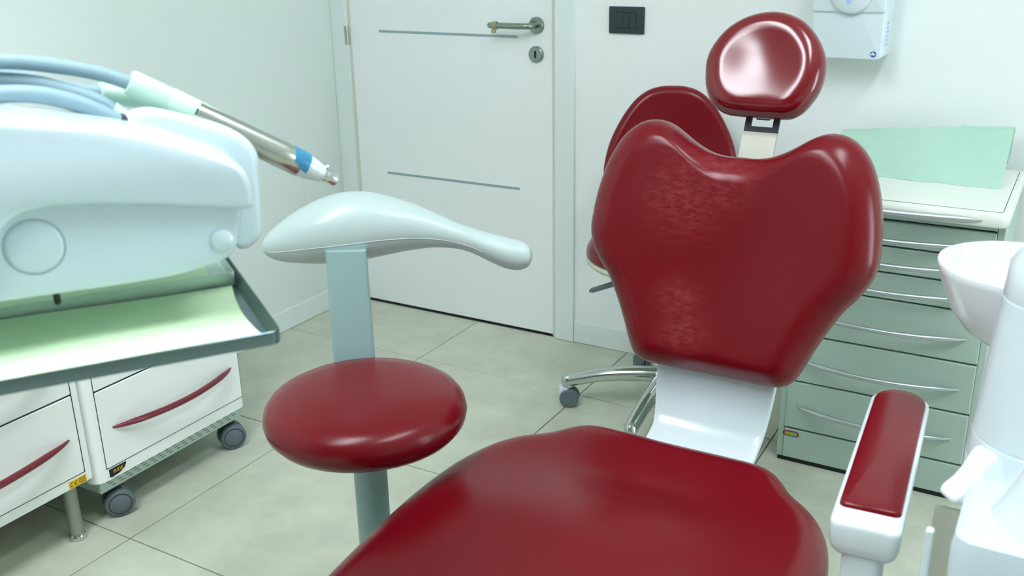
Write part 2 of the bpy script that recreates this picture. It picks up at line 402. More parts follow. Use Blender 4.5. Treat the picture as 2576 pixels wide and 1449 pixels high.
tp.rings([[(q.x*.985, q.y*.985, 0) for q in o_], [(q.x, q.y, .006) for q in o_], [(q.x, q.y, .022) for q in o_], [(q.x*.992, q.y*.992, .0275) for q in o_], [(q.x*.975, q.y*.978, .029) for q in o_]])
top = tp.build('worktop', 'cabinet_top', cab, cab)
t3 = MB(fr); o3 = rrect(W_-.0305, D_-.0465, .0095); t3.rings([[(q.x, q.y+.006, .0275) for q in o3], [(q.x, q.y+.006, .0295) for q in o3]]); t3.build('mat_seam', 'rubber', top, cab, smooth=False)
t2 = MB(fr); o2 = rrect(W_-.034, D_-.05, .008); t2.rings([[(q.x, q.y+.006, .028) for q in o2], [(q.x, q.y+.006, .0315) for q in o2]]); t2.build('worktop_mat', 'cabinet_top', top, cab, bevel=.0012)
bow_handle(MB(), (-.540, 2.349, .729), (-.158, 2.349, .729), (0, -.016, 0), .001, .0085).build('handle', 'alu_handle', top, cab)
# sticker capsule on the base panel
sx, sz = -.548, .0835
fr = Frame((sx, CY-.004, sz), (1, 0, 0), (0, 0, 1), (0, -1, 0))
sk = MB(fr); oc = rrect(.043, .0165, .0082); sk.rings([[(q.x, q.y, 0) for q in oc], [(q.x, q.y, .0006) for q in oc]])
st = sk.build('sticker', 'cap_magenta', cab, cab, smooth=False)
MB(fr).box(-.014, .016, -.0078, -.004, .0004, .0008).build('sticker_band', 'cap_teal', st, cab, smooth=False)
MB(fr).box(-.004, .014, .0044, .0076, .0004, .0008).build('sticker_band', 'logo_blue', st, cab, smooth=False)
MB(fr).box(-.016, .0165, -.004, .0044, .0004, .0008).build('sticker_band', 'cap_olive', st, cab, smooth=False)
lettering('sticker_lettering', 'IRIDE', .010, Frame(fr(0, .0002, .0012), fr.ex, fr.ey, fr.ez), 'gold', st, cab)

# mint paper pack on the cabinet
pk = thing('paper_towel_pack', 'mint green paper sheet folded over a white pack on the drawer cabinet', 'paper', (-.35, 2.68, .7465))
prof = [(2.592, .7475), (2.61, .757), (2.66, .784), (2.71, .812), (2.75, .836), (2.775, .853), (2.788, .863), (2.796, .862), (2.799, .852), (2.80, .83), (2.80, .79)]
sh = MB(); NX = 36; rows = []
for side in (0, 1):
    for j, (y, z) in enumerate(prof):
        row = []
        for i in range(NX+1):
            x = -.575+(.575-.152)*i/NX; fx = i/NX
            k = min(1, j/5)
            zz = z-.042*(1-fx)**1.3*k + .0025*math.sin(9*fx+2*j)*k*(1-k*.4) - side*.0007
            yy = y+.004*math.sin(6*fx+j) + (.006*math.sin(21*fx)*math.exp(-((fx-.55)/.25)**2) if j == 0 else 0)
            row.append((x, yy, max(zz, .7470-.0002*side)))
        rows.append(row)
n_ = len(prof)
sh.rings([rows[j] for j in range(n_)]+[rows[n_+j] for j in range(n_-1, -1, -1)]+[rows[0]], closed=False, cap0=False, cap1=False)
sh.build('sheet', 'paper_mint', pk, pk, angle=60)
cr = MB(); cr.rings([[(x, 2.700, .8065-.016+.0015), (x, 2.712, .8145-.016+.0015), (x, 2.790, .858), (x, 2.786, .8515), (x, 2.70, .804-.016)] for x in (-.275, -.150)])
cr.build('folded_flap', 'paper_mint', pk, pk, smooth=False)
wb_ = MB(); wb_.rings([[(x, 2.635, .7466), (x, 2.795, .7466), (x, 2.795, .840-dz), (x, 2.770, .834-dz), (x, 2.635, .7475+.006*(1-dz/.05))] for x, dz in ((-.545, .050), (-.46, .037), (-.30, .016), (-.158, 0))])
wb_.build('pack', 'paper_white', pk, pk, smooth=False)

# ================================================================== LEFT CABINETS
def slot_rows(mb, y0, y1, z, n):
    pass
tr = thing('rolling_cabinet', 'white rolling drawer cabinet with red handles and grey castors', 'cabinet', (-2.14, 1.525, 0))
FX = -1.90
TY0, TY1 = 1.276, 1.774
def roll_body():
    b = MB(); N = 6
    # plan outline with rounded vertical front corners
    pts = [(-2.37, TY0), (-2.37, TY1)]
    for k in range(N+1):
        a = R(90-90*k/N); pts.append((FX-.03+.03*math.cos(a), TY1-.03+.03*math.sin(a)))
    for k in range(N+1):
        a = R(0-90*k/N); pts.append((FX-.03+.03*math.cos(a), TY0+.03+.03*math.sin(a)))
    b.rings([[(x, y, z) for x, y in pts] for z in (.122, .78)])
    return b
roll_body().build('body', 'white_paint', tr, tr, smooth=True, angle=35)
sk = MB(); pts = lambda i: [(-2.36, TY0+.008), (-2.36, TY1-.008), (FX-i, TY1-.008-i*.6), (FX-i, TY0+.008+i*.6)]
sk.rings([[(x, y, .122) for x, y in pts(.006)], [(x, y, .088) for x, y in pts(.016)]])
skirt = sk.build('skirt', 'cabinet_grey', tr, tr, smooth=False)
for i in range(17):
    for j in range(3):
        y = TY0+.030+i*.0255+j*.0085; z = .1155-j*.0085
        if y > TY1-.05: continue
        xf = FX-.006-(.122-z)/.034*.010
        MB().box(xf-.001, xf+.0006, y, y+.0125, z-.0007, z+.0007).build('vent_slot', 'rubber_dark', skirt, tr, smooth=False)
for (z0, z1) in ((.154, .3545), (.358, .558), (.5615, .76)):
    o = MB().box(FX-.012, FX+.003, 1.309, 1.7565, z0, z1).build('drawer', 'white_paint', tr, tr, smooth=False, bevel=.003)
    zz = z0+.098
    bow_handle(MB(), (FX+.003, 1.341, zz), (FX+.003, 1.726, zz), (.036, 0, 0), .003, .0080).build('handle', 'red_handle', o, tr)
    MB().box(FX-.0012, FX+.0005, 1.3072, 1.7583, z0-.0018, z1+.0020).build('drawer_gap', 'rubber_dark', o, tr, smooth=False)
fr = Frame((FX+.0004, 1.337, .138), (0, 1, 0), (0, 0, 1), (1, 0, 0))
bd = MB(fr); oc = [Vector(p) for p in ((-.024, .011), (-.024, -.009), (-.018, -.011), (.004, -.0085), (.019, -.002), (.026, .008), (.026, .011))]
bd.rings([[(q.x, q.y, 0) for q in oc], [(q.x, q.y, .0008) for q in oc]]); bdo = bd.build('badge', 'badge_black', tr, tr, smooth=False)
lettering('badge_lettering', 'IRIDE', .0125, Frame(fr(.001, .0015, .0012), fr.ex, fr.ey, fr.ez), 'gold', bdo, tr)
def caster(x, y, root, rot, r=.0365):
    ca, sa = math.cos(rot), math.sin(rot); fr = Frame((x, y, 0), (ca, sa, 0), (-sa, ca, 0), (0, 0, 1))
    c = MB(fr)
    for s in (-1, 1):
        c.lathe([(0, s*.024), (r*.7, s*.024), (r*.72, s*.0232), (r*.76, s*.0232), (r*.78, s*.0245), (r*.92, s*.0235), (r, s*.019), (r, s*.010), (r*.9, s*.007), (0, s*.007)], (0, 0, r), 'y', seg=32)
    o = c.build('caster', 'rubber', root, root, angle=50)
    g = MB(fr)
    for s in (-1, 1): g.lathe([(r*.70, s*.0246), (r*.77, s*.0246), (r*.77, s*.022), (r*.70, s*.022)], (0, 0, r), 'y', seg=32, cap0=False, cap1=False)
    g.build('wheel_groove', 'rubber_dark', o, root)
    k = MB(fr); k.cyl((0, 0, r), (0, 0, .10), .008); k.box(-r*.9, r*.3, -.0065, .0065, r*.9, r*2.15); k.build('fork', 'rubber_dark', o, root, smooth=False, bevel=.004)
    return o
for x, y in ((-1.935, 1.350), (-1.935, 1.735), (-2.32, 1.350), (-2.32, 1.735)): caster(x, y, tr, R(62))

fx = thing('floor_cabinet', 'white drawer cabinet on grey metal legs with a yellow sticker', 'cabinet', (-2.14, .87, 0))
EY0, EY1 = .47, 1.270
MB().box(-2.37, FX, EY0, EY1, .150, .78).build('body', 'white_paint', fx, fx, smooth=False, bevel=.004)
for (z0, z1) in ((.1785, .3745), (.378, .575), (.5785, .76)):
    o = MB().box(FX-.012, FX+.003, EY0+.02, 1.2495, z0, z1).build('drawer', 'white_paint', fx, fx, smooth=False, bevel=.003)
    zz = z0+.094
    bow_handle(MB(), (FX+.003, .70, zz), (FX+.003, 1.224, zz), (.040, 0, 0), .002, .0082).build('handle', 'red_handle', o, fx)
    MB().box(FX-.0012, FX+.0005, EY0+.018, 1.2520, z0-.0018, z1+.0020).build('drawer_gap', 'rubber_dark', o, fx, smooth=False)
for x, y in ((-1.936, 1.226), (-1.936, .51), (-2.33, 1.226), (-2.33, .51)):
    l = MB(); l.cyl((x, y, .016), (x, y, .150), .0165); lo = l.build('leg', 'leg_grey', fx, fx)
    MB().lathe([(.019, 0), (.021, .003), (.021, .009), (.017, .016), (0, .016)], (x, y, 0)).build('foot', 'chrome', lo, fx)
fr = Frame((FX+.0004, 1.2285, .162), (0, 1, 0), (0, 0, 1), (1, 0, 0))
yo = MB(fr).box(-.0235, .0235, -.0088, .0088, 0, .0006).build('sticker', 'yellow', fx, fx, smooth=False)
def ce_ring(mb, cx, bar):
    P = []
    for kk in range(13):
        a = R(65+230*kk/12); P.append((cx+.0058*math.cos(a), .0058*math.sin(a), .0008))
    for i in range(12):
        (x0, y0, z), (x1, y1, _) = P[i], P[i+1]; s = .76
        mb.add([(x0, y0, z), (x1, y1, z), (cx+(x1-cx)*s, y1*s, z), (cx+(x0-cx)*s, y0*s, z)], [(0, 1, 2, 3)])
    if bar: mb.box(cx-.0055, cx-.001, -.0007, .0007, .0006, .0009)
cm = MB(fr); ce_ring(cm, -.0145, False); ce_ring(cm, -.0028, True); cm.build('conformity_mark', 'ink', yo, fx, smooth=False)
cm = MB(fr)
for j in range(4):
    for i in range(5):
        x = .003+i*.0037; cm.box(x, x+.003-.0008*((i+j) % 2), .0060-j*.0038-.0008, .0060-j*.0038+.0008, .0006, .0009)
cm.build('fine_print', 'ink', yo, fx, smooth=False)

# ================================================================== DENTAL CHAIR
CXc = -.568
ch = thing('dental_chair', 'dark red leather dental chair with headrest and white armrest', 'chair', (CXc, 1.2, 0))
# seat (plan outline, +y is towards the backrest)
half = [(0, 1.578), (.10, 1.578), (.165, 1.574), (.20, 1.555), (.235, 1.51), (.285, 1.463), (.318, 1.405), (.337, 1.33), (.343, 1.25), (.342, 1.15), (.333, 1.03), (.318, .91), (.295, .78), (.26, .66), (.19, .585), (.09, .56), (0, .558)]
ol = half+[(-x, y) for x, y in half[-2:0:-1]]
SZ = .415
fr = Frame((CXc, 0, SZ))
def seat_z(x, y):
    yb = 1.43-.06*(x/.3)**2
    bowl = -.020*math.exp(-((y-yb)/.095)**2-(x/.22)**2)
    hump = .009*math.exp(-((y-1.225+.04*(x/.3)**2)/.085)**2-(x/.27)**2)
    valley = -.010*math.exp(-((y-.95)/.16)**2-(x/.15)**2)
    return bowl+hump+valley
MB(fr).cushion(smooth_closed(ol[::-1], 144), (0, 1.16), .055, .03, depth=.02, zf=seat_z, fill=34, elf=.80).build('seat', 'red', ch, ch, angle=80)
MB(fr).cushion([q*.93+Vector((0, .07)) for q in smooth_closed(ol[::-1], 80)], (0, 1.10), .02, .02, depth=.02, fill=3, off=lambda x, y: -.062).build('seat_shell', 'white_plastic', ch, ch, angle=80)
# backrest, leaning 15 degrees
A = R(15)
half = [(0, .424), (.03, .424), (.062, .430), (.095, .445), (.120, .461), (.145, .476), (.170, .483), (.198, .479), (.222, .464), (.242, .441), (.259, .407), (.271, .370), (.280, .325), (.2845, .280), (.2845, .250), (.277, .222), (.258, .188), (.234, .157), (.210, .113), (.190, .070), (.176, .036), (.163, .011), (.145, -.003), (.120, -.007), (.06, -.008), (0, -.008)]
ol = half+[(-x, y) for x, y in half[-2:0:-1]]
frb = Frame((CXc, 1.750, .52), (1, 0, 0), (0, math.sin(A), math.cos(A)), (0, -math.cos(A), math.sin(A)))
def back_z(x, y): return -.016*math.exp(-((y-.20)/.17)**2)*math.exp(-(x/.17)**2)
def back_off(x, y): return .035*(x/.28)**2*0.55
MB(frb).cushion(smooth_closed(ol[::-1], 168), (0, .235), .054, .022, depth=.012, zf=back_z, off=back_off, fill=16, elf=.80, rim_prof=[(0, 0), (.001, .010), (.004, .021), (.011, .033), (.022, .0445), (.033, .0530), (.043, .0585), (.053, .0608), (.066, .0615)]).build('backrest', 'red_patchy', ch, ch, angle=80)
MB(frb).cushion([q*.9+Vector((0, .022)) for q in smooth_closed(ol[::-1], 96)], (0, .235), .012, .02, depth=.01, fill=4, off=lambda x, y: back_off(x, y)-.046).build('back_shell', 'white_plastic', ch, ch, angle=80)
# headrest
AH = R(22)
hd = [(-.118, -.022), (-.120, .002), (-.115, .026), (-.102, .052), (-.084, .074), (-.062, .090), (-.038, .101), (-.010, .107), (.015, .107), (.040, .101), (.063, .090), (.083, .073), (.101, .050), (.113, .026), (.118, .003), (.118, -.021), (.113, -.045), (.103, -.067), (.089, -.087), (.072, -.099), (.056, -.103), (.030, -.1035), (0, -.1035), (-.035, -.103), (-.062, -.101), (-.084, -.091), (-.100, -.074), (-.112, -.050)]
frh = Frame((CXc, 1.98, 1.09), (1, 0, 0), (0, math.sin(AH), math.cos(AH)), (0, -math.cos(AH), math.sin(AH)))
def head_z(x, y):
    r = math.hypot(x/.085, (y-.012)/.075); return -.0148*math.exp(-(r*.95)**2)
MB(frh).cushion([Vector(q) for q in smooth_closed([Vector(p) for p in hd[::-1]], 112)], (0, .004), .040, .030, depth=.006, zf=head_z, fill=14, elf=1.0).build('headrest', 'red_gloss', ch, ch, angle=80)
# headrest stem: bent plate with a slot
def plate(mb, path, w0, w1, th):
    rs = []; n = len(path)
    for i, (y, z) in enumerate(path):
        a, bq = path[max(i-1, 0)], path[min(i+1, n-1)]; ty, tz = bq[0]-a[0], bq[1]-a[1]; l = math.hypot(ty, tz); ny, nz = -tz/l, ty/l
        w = w0+(w1-w0)*i/(n-1)
        rs.append([(-w/2, y, z), (w/2, y, z), (w/2, y-ny*th, z-nz*th), (-w/2, y-ny*th, z-nz*th)])
    return mb.rings(rs)
frs = Frame((CXc+.006, 0, 0))
sp = [(p.x, p.y) for p in smooth_open([(1.885, .80), (1.915, .87), (1.937, .925), (1.95, .952), (1.957, .962)], 6)]
st = plate(MB(frs), sp, .070, .069, .006).build('headrest_stem', 'steel_stem', ch, ch, smooth=True, angle=30)
up = [(1.9575, .963), (1.970, .990), (1.985, 1.02)]
q = MB(frs)
def bar(x0, x1, t0, t1):
    a, bb = Vector(up[0]), Vector(up[2]); p0, p1 = a.lerp(bb, t0), a.lerp(bb, t1); n_ = Vector((-(bb-a).y, (bb-a).x)).normalized()*.006
    q.add([(x, pp.x-s*n_.x, pp.y-s*n_.y) for pp in (p0, p1) for s in (0, 1) for x in (x0, x1)], [(0, 1, 3, 2), (4, 6, 7, 5), (0, 4, 5, 1), (2, 3, 7, 6), (0, 2, 6, 4), (1, 5, 7, 3)])
bar(-.0345, .0345, 0, .16); bar(-.0345, -.022, .16, .62); bar(.022, .0345, .16, .62); bar(-.0345, .0345, .62, 1.0)
q.build('slotted_hinge_plate', 'rubber_dark', ch, ch, smooth=False)
MB(frs).box(-.012, .016, 1.962, 1.978, .985, 1.01).build('hinge_latch', 'rubber', ch, ch, smooth=False, bevel=.002)
# white bracket joining seat and backrest
frs = Frame((CXc, 0, 0)); rs = []
path = smooth_open([(0, 1.80, .62), (0, 1.778, .53), (0, 1.765, .47), (0, 1.752, .425), (0, 1.735, .393), (0, 1.70, .374), (0, 1.64, .362), (0, 1.52, .355), (0, 1.35, .352)], 6)
for i, p_ in enumerate(path):
    a, bq = path[max(i-1, 0)], path[min(i+1, len(path)-1)]; t_ = (bq-a).normalized(); n_ = Vector((0, t_.z, -t_.y))   # towards the sitter
    w = .131-.019*min(1, i/26); ring = []
    for x, hh in ((-w+.004, -.016), (-w, -.010), (-w, -.003), (-w+.002, .001), (-w+.007, .003), (-w+.016, .001), (w-.016, .001), (w-.007, .003), (w-.002, .001), (w, -.003), (w, -.010), (w-.004, -.016)):
        ring.append((x, p_.y-n_.y*-hh if False else p_.y+n_.y*hh, p_.z+n_.z*hh))
    rs.append(ring)
MB(frs).rings(rs).build('back_bracket', 'white_plastic', ch, ch, angle=35)
# armrest
ax0, ax1 = Vector((-.1555, 1.105)), Vector((-.182, 1.515))
ey = (ax1-ax0).normalized(); ex = Vector((ey.y, -ey.x))
fra = Frame((ax0.x, ax0.y, .640), (ex.x, ex.y, 0), (ey.x, ey.y, 0), (0, 0, 1))
LEN = (ax1-ax0).length
def arm_outline(w, y0, y1, rn, arc):
    pts = []
    for k in range(5): a = R(180+90*k/4); pts.append((-w+rn+rn*math.cos(a), y0+rn+rn*math.sin(a)))
    for k in range(5): a = R(270+90*k/4); pts.append((w-rn+rn*math.cos(a), y0+rn+rn*math.sin(a)))
    yb = y1-arc
    for k in range(13): a = R(180*k/12); pts.append((w*math.copysign(abs(math.cos(a))**.75, math.cos(a)), yb+arc*math.sin(a)**.9))
    return [Vector(p) for p in pts]
arm = MB(fra); oa = arm_outline(.0425, 0, LEN, .012, .034)
rs = []
for k_, z in ((.80, -.030), (.90, -.024), (.975, -.012), (1., .004), (1., .012), (.985, .0165), (.955, .018)):
    rs.append([(p.x*k_, LEN/2+(p.y-LEN/2)*(1-(1-k_)*.22), z) for p in oa])
ar = arm.rings(rs).build('armrest', 'white_plastic', ch, ch, angle=50)
pad = MB(fra); op = arm_outline(.0372, .040, LEN-.005, .008, .031)
pad.cushion(op, (0, LEN/2+.02), .0045, .002, depth=.004, fill=10, zf=lambda x, y: .006*(1-(x/.037)**2), elf=1.2, off=lambda x, y: .0165)
pad.build('pad', 'red', ar, ch, angle=60)
ps = MB(fra); rs = []
for z, k_, sh_ in ((-.026, .94, 0), (-.12, .90, .0), (-.25, .88, .002), (-.36, .92, .0)):
    rs.append([(p.x*.052*k_*1.05, .034+p.y*k_*.046+sh_, z) for p in [Vector(q) for q in rrect(1, 1, .3)]])
ps.rings(rs).build('armrest_post', 'white_plastic', ch, ch, angle=50)
MB(fra).box(-.45, .02, .02, .072, -.39, -.345).build('armrest_bar', 'white_plastic', ch, ch, smooth=False, bevel=.01)
# lift column and floor plate, under the seat
lb = MB(Frame((CXc, 1.15, 0))); 
for z, w, l in ((0, .46, .62), (.035, .46, .62), (.06, .40, .52), (.075, .30, .40)): lb_r = [(p.x, p.y, z) for p in rrect(w, l, .08)]; lb.v += [lb.fr(*p) for p in lb_r]
n_ = len(lb_r); 
for i in range(3):
    for k in range(n_): lb.f.append((i*n_+k, i*n_+(k+1) % n_, (i+1)*n_+(k+1) % n_, (i+1)*n_+k))
lb.f.append(tuple(range(n_-1, -1, -1))); lb.f.append(tuple(3*n_+k for k in range(n_)))
lb.build('floor_plate', 'white_plastic', ch, ch, angle=50)
cl = MB(Frame((CXc, 1.15, 0))); cl.rings([[(p.x, p.y, z) for p in rrect(w, l, .05)] for z, w, l in ((.07, .24, .30), (.20, .20, .26), (.345, .22, .34))])
cl.build('lift_column', 'white_plastic', ch, ch, angle=50)

# ================================================================== STOOL WITH GREY ARM SUPPORT
sx, sy = -1.036, 1.243
so = thing('support_stool', 'low round red stool with a curved pale grey back support', 'stool', (sx, sy, 0))
prof = [(0, .508), (.10, .508), (.150, .510), (.168, .517), (.178, .530), (.1815, .545), (.178, .561), (.168, .574), (.150, .5835), (.12, .588), (.08, .589), (.04, .589), (0, .589)]
MB().lathe(prof, (sx, sy, 0), seg=72).build('seat', 'red', so, so, angle=80)
MB().lathe([(.03, .03), (.0305, .30), (.0305, .508), (0, .508)], (sx, sy, 0)).build('column', 'grey_paint', so, so)
MB().lathe([(0, 0), (.165, 0), (.172, .006), (.170, .014), (.12, .026), (.05, .034), (.03, .05)], (sx, sy, 0), seg=48).build('base', 'grey_paint', so, so, angle=60)
ub = Vector((.87, .493, 0)); nb = Vector((.493, -.87, 0))
# flat upright behind the seat
pc = Vector((-1.168, 1.378, 0))
fru = Frame((pc.x, pc.y, 0), ub, -nb, (0, 0, 1))
u_ = MB(fru); u_.rings([[(p.x, p.y+dy, z) for p in rrect(w, .022, .008, 4)] for z, w, dy in ((.46, .082, 0), (.55, .082, 0), (.66, .080, 0), (.79, .077, 0))])
u_.build('upright', 'grey_paint', so, so, angle=35)
ua = MB(); a_, b_ = Vector((sx, sy, .49)), Vector((pc.x, pc.y, .47)); ua.tube([a_, a_.lerp(b_, .5), b_], [.02, .018, .016], 12); ua.build('upright_bracket', 'grey_paint', so, so)
# sculpted arm support, lofted along ub
NB = -1.83889
frp = Frame(nb*NB, ub, -nb, (0, 0, 1))
stn = [(-.503, .792, .788), (-.499, .803, .777), (-.488, .817, .767), (-.470, .832, .759), (-.44, .852, .753), (-.40, .872, .749), (-.36, .884, .748), (-.32, .887, .752), (-.28, .882, .759), (-.245, .872, .766), (-.21, .860, .772), (-.17, .843, .776), (-.13, .825, .774), (-.10, .815, .766), (-.07, .807, .752), (-.04, .801, .740), (-.015, .796, .737), (.002, .790, .743), (.011, .782, .753), (.0145, .772, .768)]
stt = smooth_open([Vector(q) for q in stn], 3); rs = []; seam = []
for v in stt:
    h_ = (v.y-v.z)/2; c_ = (v.y+v.z)/2; d_ = h_*.85+.004*min(1, h_/.02); dy = -.035*((v.x+.26)/.25)**2
    rs.append([(v.x, dy+d_*math.sin(2*math.pi*k/32), c_+h_*math.cos(2*math.pi*k/32)) for k in range(32)])
    seam.append((v.x, dy-d_*.965, c_-h_*.26))
bo = MB(frp).rings(rs).build('arm_support', 'grey_plastic', so, so, angle=80)
MB(frp).tube(seam[6:-16], .0009, 6).build('seam', 'grey_plastic', bo, so)

# ================================================================== OPERATOR STOOL BEHIND THE CHAIR
HX, HY = -.943, 2.510
face = math.atan2(-.93, .36)
os_ = thing('operator_stool', 'red operator stool on a chrome five-star base behind the dental chair', 'stool', (HX, HY, 0), face+math.pi/2)
for i, a in enumerate((200, 272, 344, 56, 128)):
    a = R(a); dx, dy = math.cos(a), math.sin(a); rr = .298
    P = [(HX+dx*s*rr, HY+dy*s*rr, z) for s, z in ((.05, .118), (.3, .118), (.6, .110), (.85, .093), (1.0, .080))]
    P = smooth_open(P, 4); nP = len(P)
    MB().tube(P, [.024-.006*k/(nP-1) for k in range(nP)], 12, sq=1.1).build('base_arm', 'chrome', os_, os_)
    cxx, cyy = HX+dx*rr, HY+dy*rr
    MB().lathe([(0, .064), (.018, .064), (.019, .072), (.019, .090), (.012, .098), (0, .099)], (cxx, cyy, 0)).build('arm_end', 'chrome', os_, os_)
    fr = Frame((cxx, cyy, 0), (dx, dy, 0), (-dy, dx, 0), (0, 0, 1)); r = .029
    c = MB(fr)
    for s in (-1, 1): c.lathe([(0, s*.023), (r*.85, s*.023), (r, s*.018), (r, s*.008), (0, s*.008)], (-.006, 0, r), 'y', seg=24)
    co = c.build('caster', 'rubber', os_, os_)
    MB(fr).box(-.004, .026, -.0165, .0165, .016, .066).build('caster_hood', 'paper_white', co, os_, smooth=False, bevel=.006)
MB().lathe([(0, .085), (.045, .085), (.048, .10), (.045, .128), (.03, .14), (.028, .30), (.017, .305), (.017, .46), (0, .46)], (HX, HY, 0)).build('gas_column', 'chrome', os_, os_)
sc = Vector((HX-.047, HY-.006, 0))
MB().lathe([(0, .456), (.165, .456), (.190, .460), (.199, .468), (.200, .476), (.195, .480), (0, .480)], (sc.x, sc.y, 0), seg=56).build('seat_rim', 'cream_rim', os_, os_, angle=60)
MB().lathe([(0, .478), (.194, .479), (.200, .488), (.197, .506), (.186, .526), (.165, .542), (.12, .552), (0, .556)], (sc.x, sc.y, 0), seg=56).build('seat', 'red', os_, os_, angle=80)
# lever to the left
l0 = Vector((HX-.01, HY-.06, .462)); lt = Vector((-1.143, 2.385, .386))
l1 = l0.lerp(lt, .50); MB().tube([l0, l1], .0038, 10).build('lever', 'steel', os_, os_)
MB().tube([l1, l0.lerp(lt, .54), l0.lerp(lt, .96), lt], [.0085, .0088, .0075, .003], 12, sq=.6).build('lever_grip', 'rubber', os_, os_)
# back cushion
bd_ = Vector((-.36, .93, 0)).normalized(); bs_ = Vector((.93, .36, 0)).normalized()
bc = Vector((-1.022, 2.665, .735))
tilt = R(8)
frk = Frame(bc, bs_, bd_*math.sin(tilt)+Vector((0, 0, math.cos(tilt))), -bd_*math.cos(tilt)+Vector((0, 0, math.sin(tilt))))
half = [(0, .196), (.035, .194), (.070, .183), (.102, .160), (.130, .125), (.155, .082), (.175, .036), (.187, -.012), (.191, -.055), (.180, -.095), (.145, -.115), (.07, -.12), (0, -.12)]
ol = half+[(-x, y) for x, y in half[-2:0:-1]]
so_ = smooth_closed([Vector(p) for p in ol[::-1]], 120)
bb_ = MB(frk).cushion(so_, (0, .02), .028, .015, depth=.01, fill=8, zf=lambda x, y: -.020*math.exp(-(x/.11)**2-((y-.03)/.12)**2), off=lambda x, y: .5*x*x).build('backrest', 'red', os_, os_, angle=80)
pip = [q*.83+Vector((0, .002)) for q in so_]
bk = MB(frk).tube([(0, -.02, -.03), (0, -.07, -.045), (0, -.16, -.05), (0, -.24, -.03), (0, -.285, .04), (0, -.288, .12)], .011, 12, side=(1, 0, 0)).build('back_bar', 'steel', os_, os_)

# ================================================================== INSTRUMENT TABLE
ANG = R(34); us = Vector((math.sin(ANG), math.cos(ANG), 0)); ns = Vector((math.cos(ANG), -math.sin(ANG), 0))
def tabf(n): return Frame(ns*n, us, (0, 0, 1), ns)          # local x = along table, y = up, z = towards the front
def tp3(s, n, z): return us*s+ns*n+Vector((0, 0, z))
base = tp3(-.52, -1.15, 0)
it = thing('instrument_table', 'white dental instrument table hanging over the trays', 'instrument table', (base.x, base.y, 0))
ol = [(-.42, 1.12), (-.42, 1.04), (-.40, 1.0285), (-.2, 1.027), (0, 1.0265), (.06, 1.0265), (.110, 1.028), (.135, 1.033), (.155, 1.036), (.166, 1.044), (.171, 1.058), (.176, 1.075), (.180, 1.10), (.17, 1.112), (0, 1.13), (-.2, 1.14)]
o_ = smooth_closed([Vector(p) for p in ol], 180)
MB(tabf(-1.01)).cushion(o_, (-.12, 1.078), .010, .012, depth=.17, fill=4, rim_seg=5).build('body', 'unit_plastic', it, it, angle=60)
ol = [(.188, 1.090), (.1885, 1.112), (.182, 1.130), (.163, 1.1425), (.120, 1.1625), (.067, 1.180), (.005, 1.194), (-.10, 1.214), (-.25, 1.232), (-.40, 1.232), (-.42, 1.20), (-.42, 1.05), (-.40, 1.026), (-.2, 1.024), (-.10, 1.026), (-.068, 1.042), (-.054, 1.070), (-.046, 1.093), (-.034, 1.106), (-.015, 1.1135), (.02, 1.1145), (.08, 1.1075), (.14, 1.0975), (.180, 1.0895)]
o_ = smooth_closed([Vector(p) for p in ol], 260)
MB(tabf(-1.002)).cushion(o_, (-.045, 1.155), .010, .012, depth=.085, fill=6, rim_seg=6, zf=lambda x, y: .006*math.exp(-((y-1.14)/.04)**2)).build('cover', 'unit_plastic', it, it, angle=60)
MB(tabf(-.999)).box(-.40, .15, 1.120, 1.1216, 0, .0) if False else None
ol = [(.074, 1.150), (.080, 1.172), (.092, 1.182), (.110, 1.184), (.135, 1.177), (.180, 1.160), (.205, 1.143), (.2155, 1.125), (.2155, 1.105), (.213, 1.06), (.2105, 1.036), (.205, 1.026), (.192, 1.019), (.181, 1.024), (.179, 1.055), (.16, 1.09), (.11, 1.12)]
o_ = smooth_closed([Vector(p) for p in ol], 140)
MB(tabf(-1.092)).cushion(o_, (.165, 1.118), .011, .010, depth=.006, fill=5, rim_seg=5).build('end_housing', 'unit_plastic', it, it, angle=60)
frc = tabf(-1.0)
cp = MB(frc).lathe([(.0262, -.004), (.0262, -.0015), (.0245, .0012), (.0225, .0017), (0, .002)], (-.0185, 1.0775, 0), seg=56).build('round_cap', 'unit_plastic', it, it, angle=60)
MB(frc).lathe([(.0262, .0001), (.0274, .0001), (.0274, -.003), (.0262, -.003)], (-.0185, 1.0775, 0), seg=56, cap0=False, cap1=False).build('cap_groove', 'hose', cp, it)
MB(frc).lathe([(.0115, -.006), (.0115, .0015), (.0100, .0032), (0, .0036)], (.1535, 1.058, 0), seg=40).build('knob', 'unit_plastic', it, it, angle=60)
MB(tabf(-1.06)).box(.170, .183, 1.036, 1.080, -.022, -.018).build('gap_seal', 'black', it, it, smooth=False)
pg = tp3(-.0075, -1.03, 0); MB().lathe([(.0005, 1.007), (.0032, 1.009), (.0035, 1.03), (.001, 1.031)], (pg.x, pg.y, 0)).build('peg', 'black', it, it)
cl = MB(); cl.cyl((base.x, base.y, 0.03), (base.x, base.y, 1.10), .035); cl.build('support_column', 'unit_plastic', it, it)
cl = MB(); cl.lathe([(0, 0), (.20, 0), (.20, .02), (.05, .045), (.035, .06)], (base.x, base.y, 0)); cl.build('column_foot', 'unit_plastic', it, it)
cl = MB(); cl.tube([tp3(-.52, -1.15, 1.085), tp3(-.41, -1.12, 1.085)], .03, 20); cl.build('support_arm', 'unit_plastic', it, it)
cl = MB(); cl.tube([tp3(-.52, -1.15, .955), tp3(-.36, -1.10, .955)], .012, 20); cl.rings([[tuple(tp3(s, n, z)) for s, n in ((-.37, -.95), (.12, -.95), (.12, -1.22), (-.37, -1.22))] for z in (.958, .9655)]); cl.build('tray_shelf', 'steel', it, it, smooth=False)

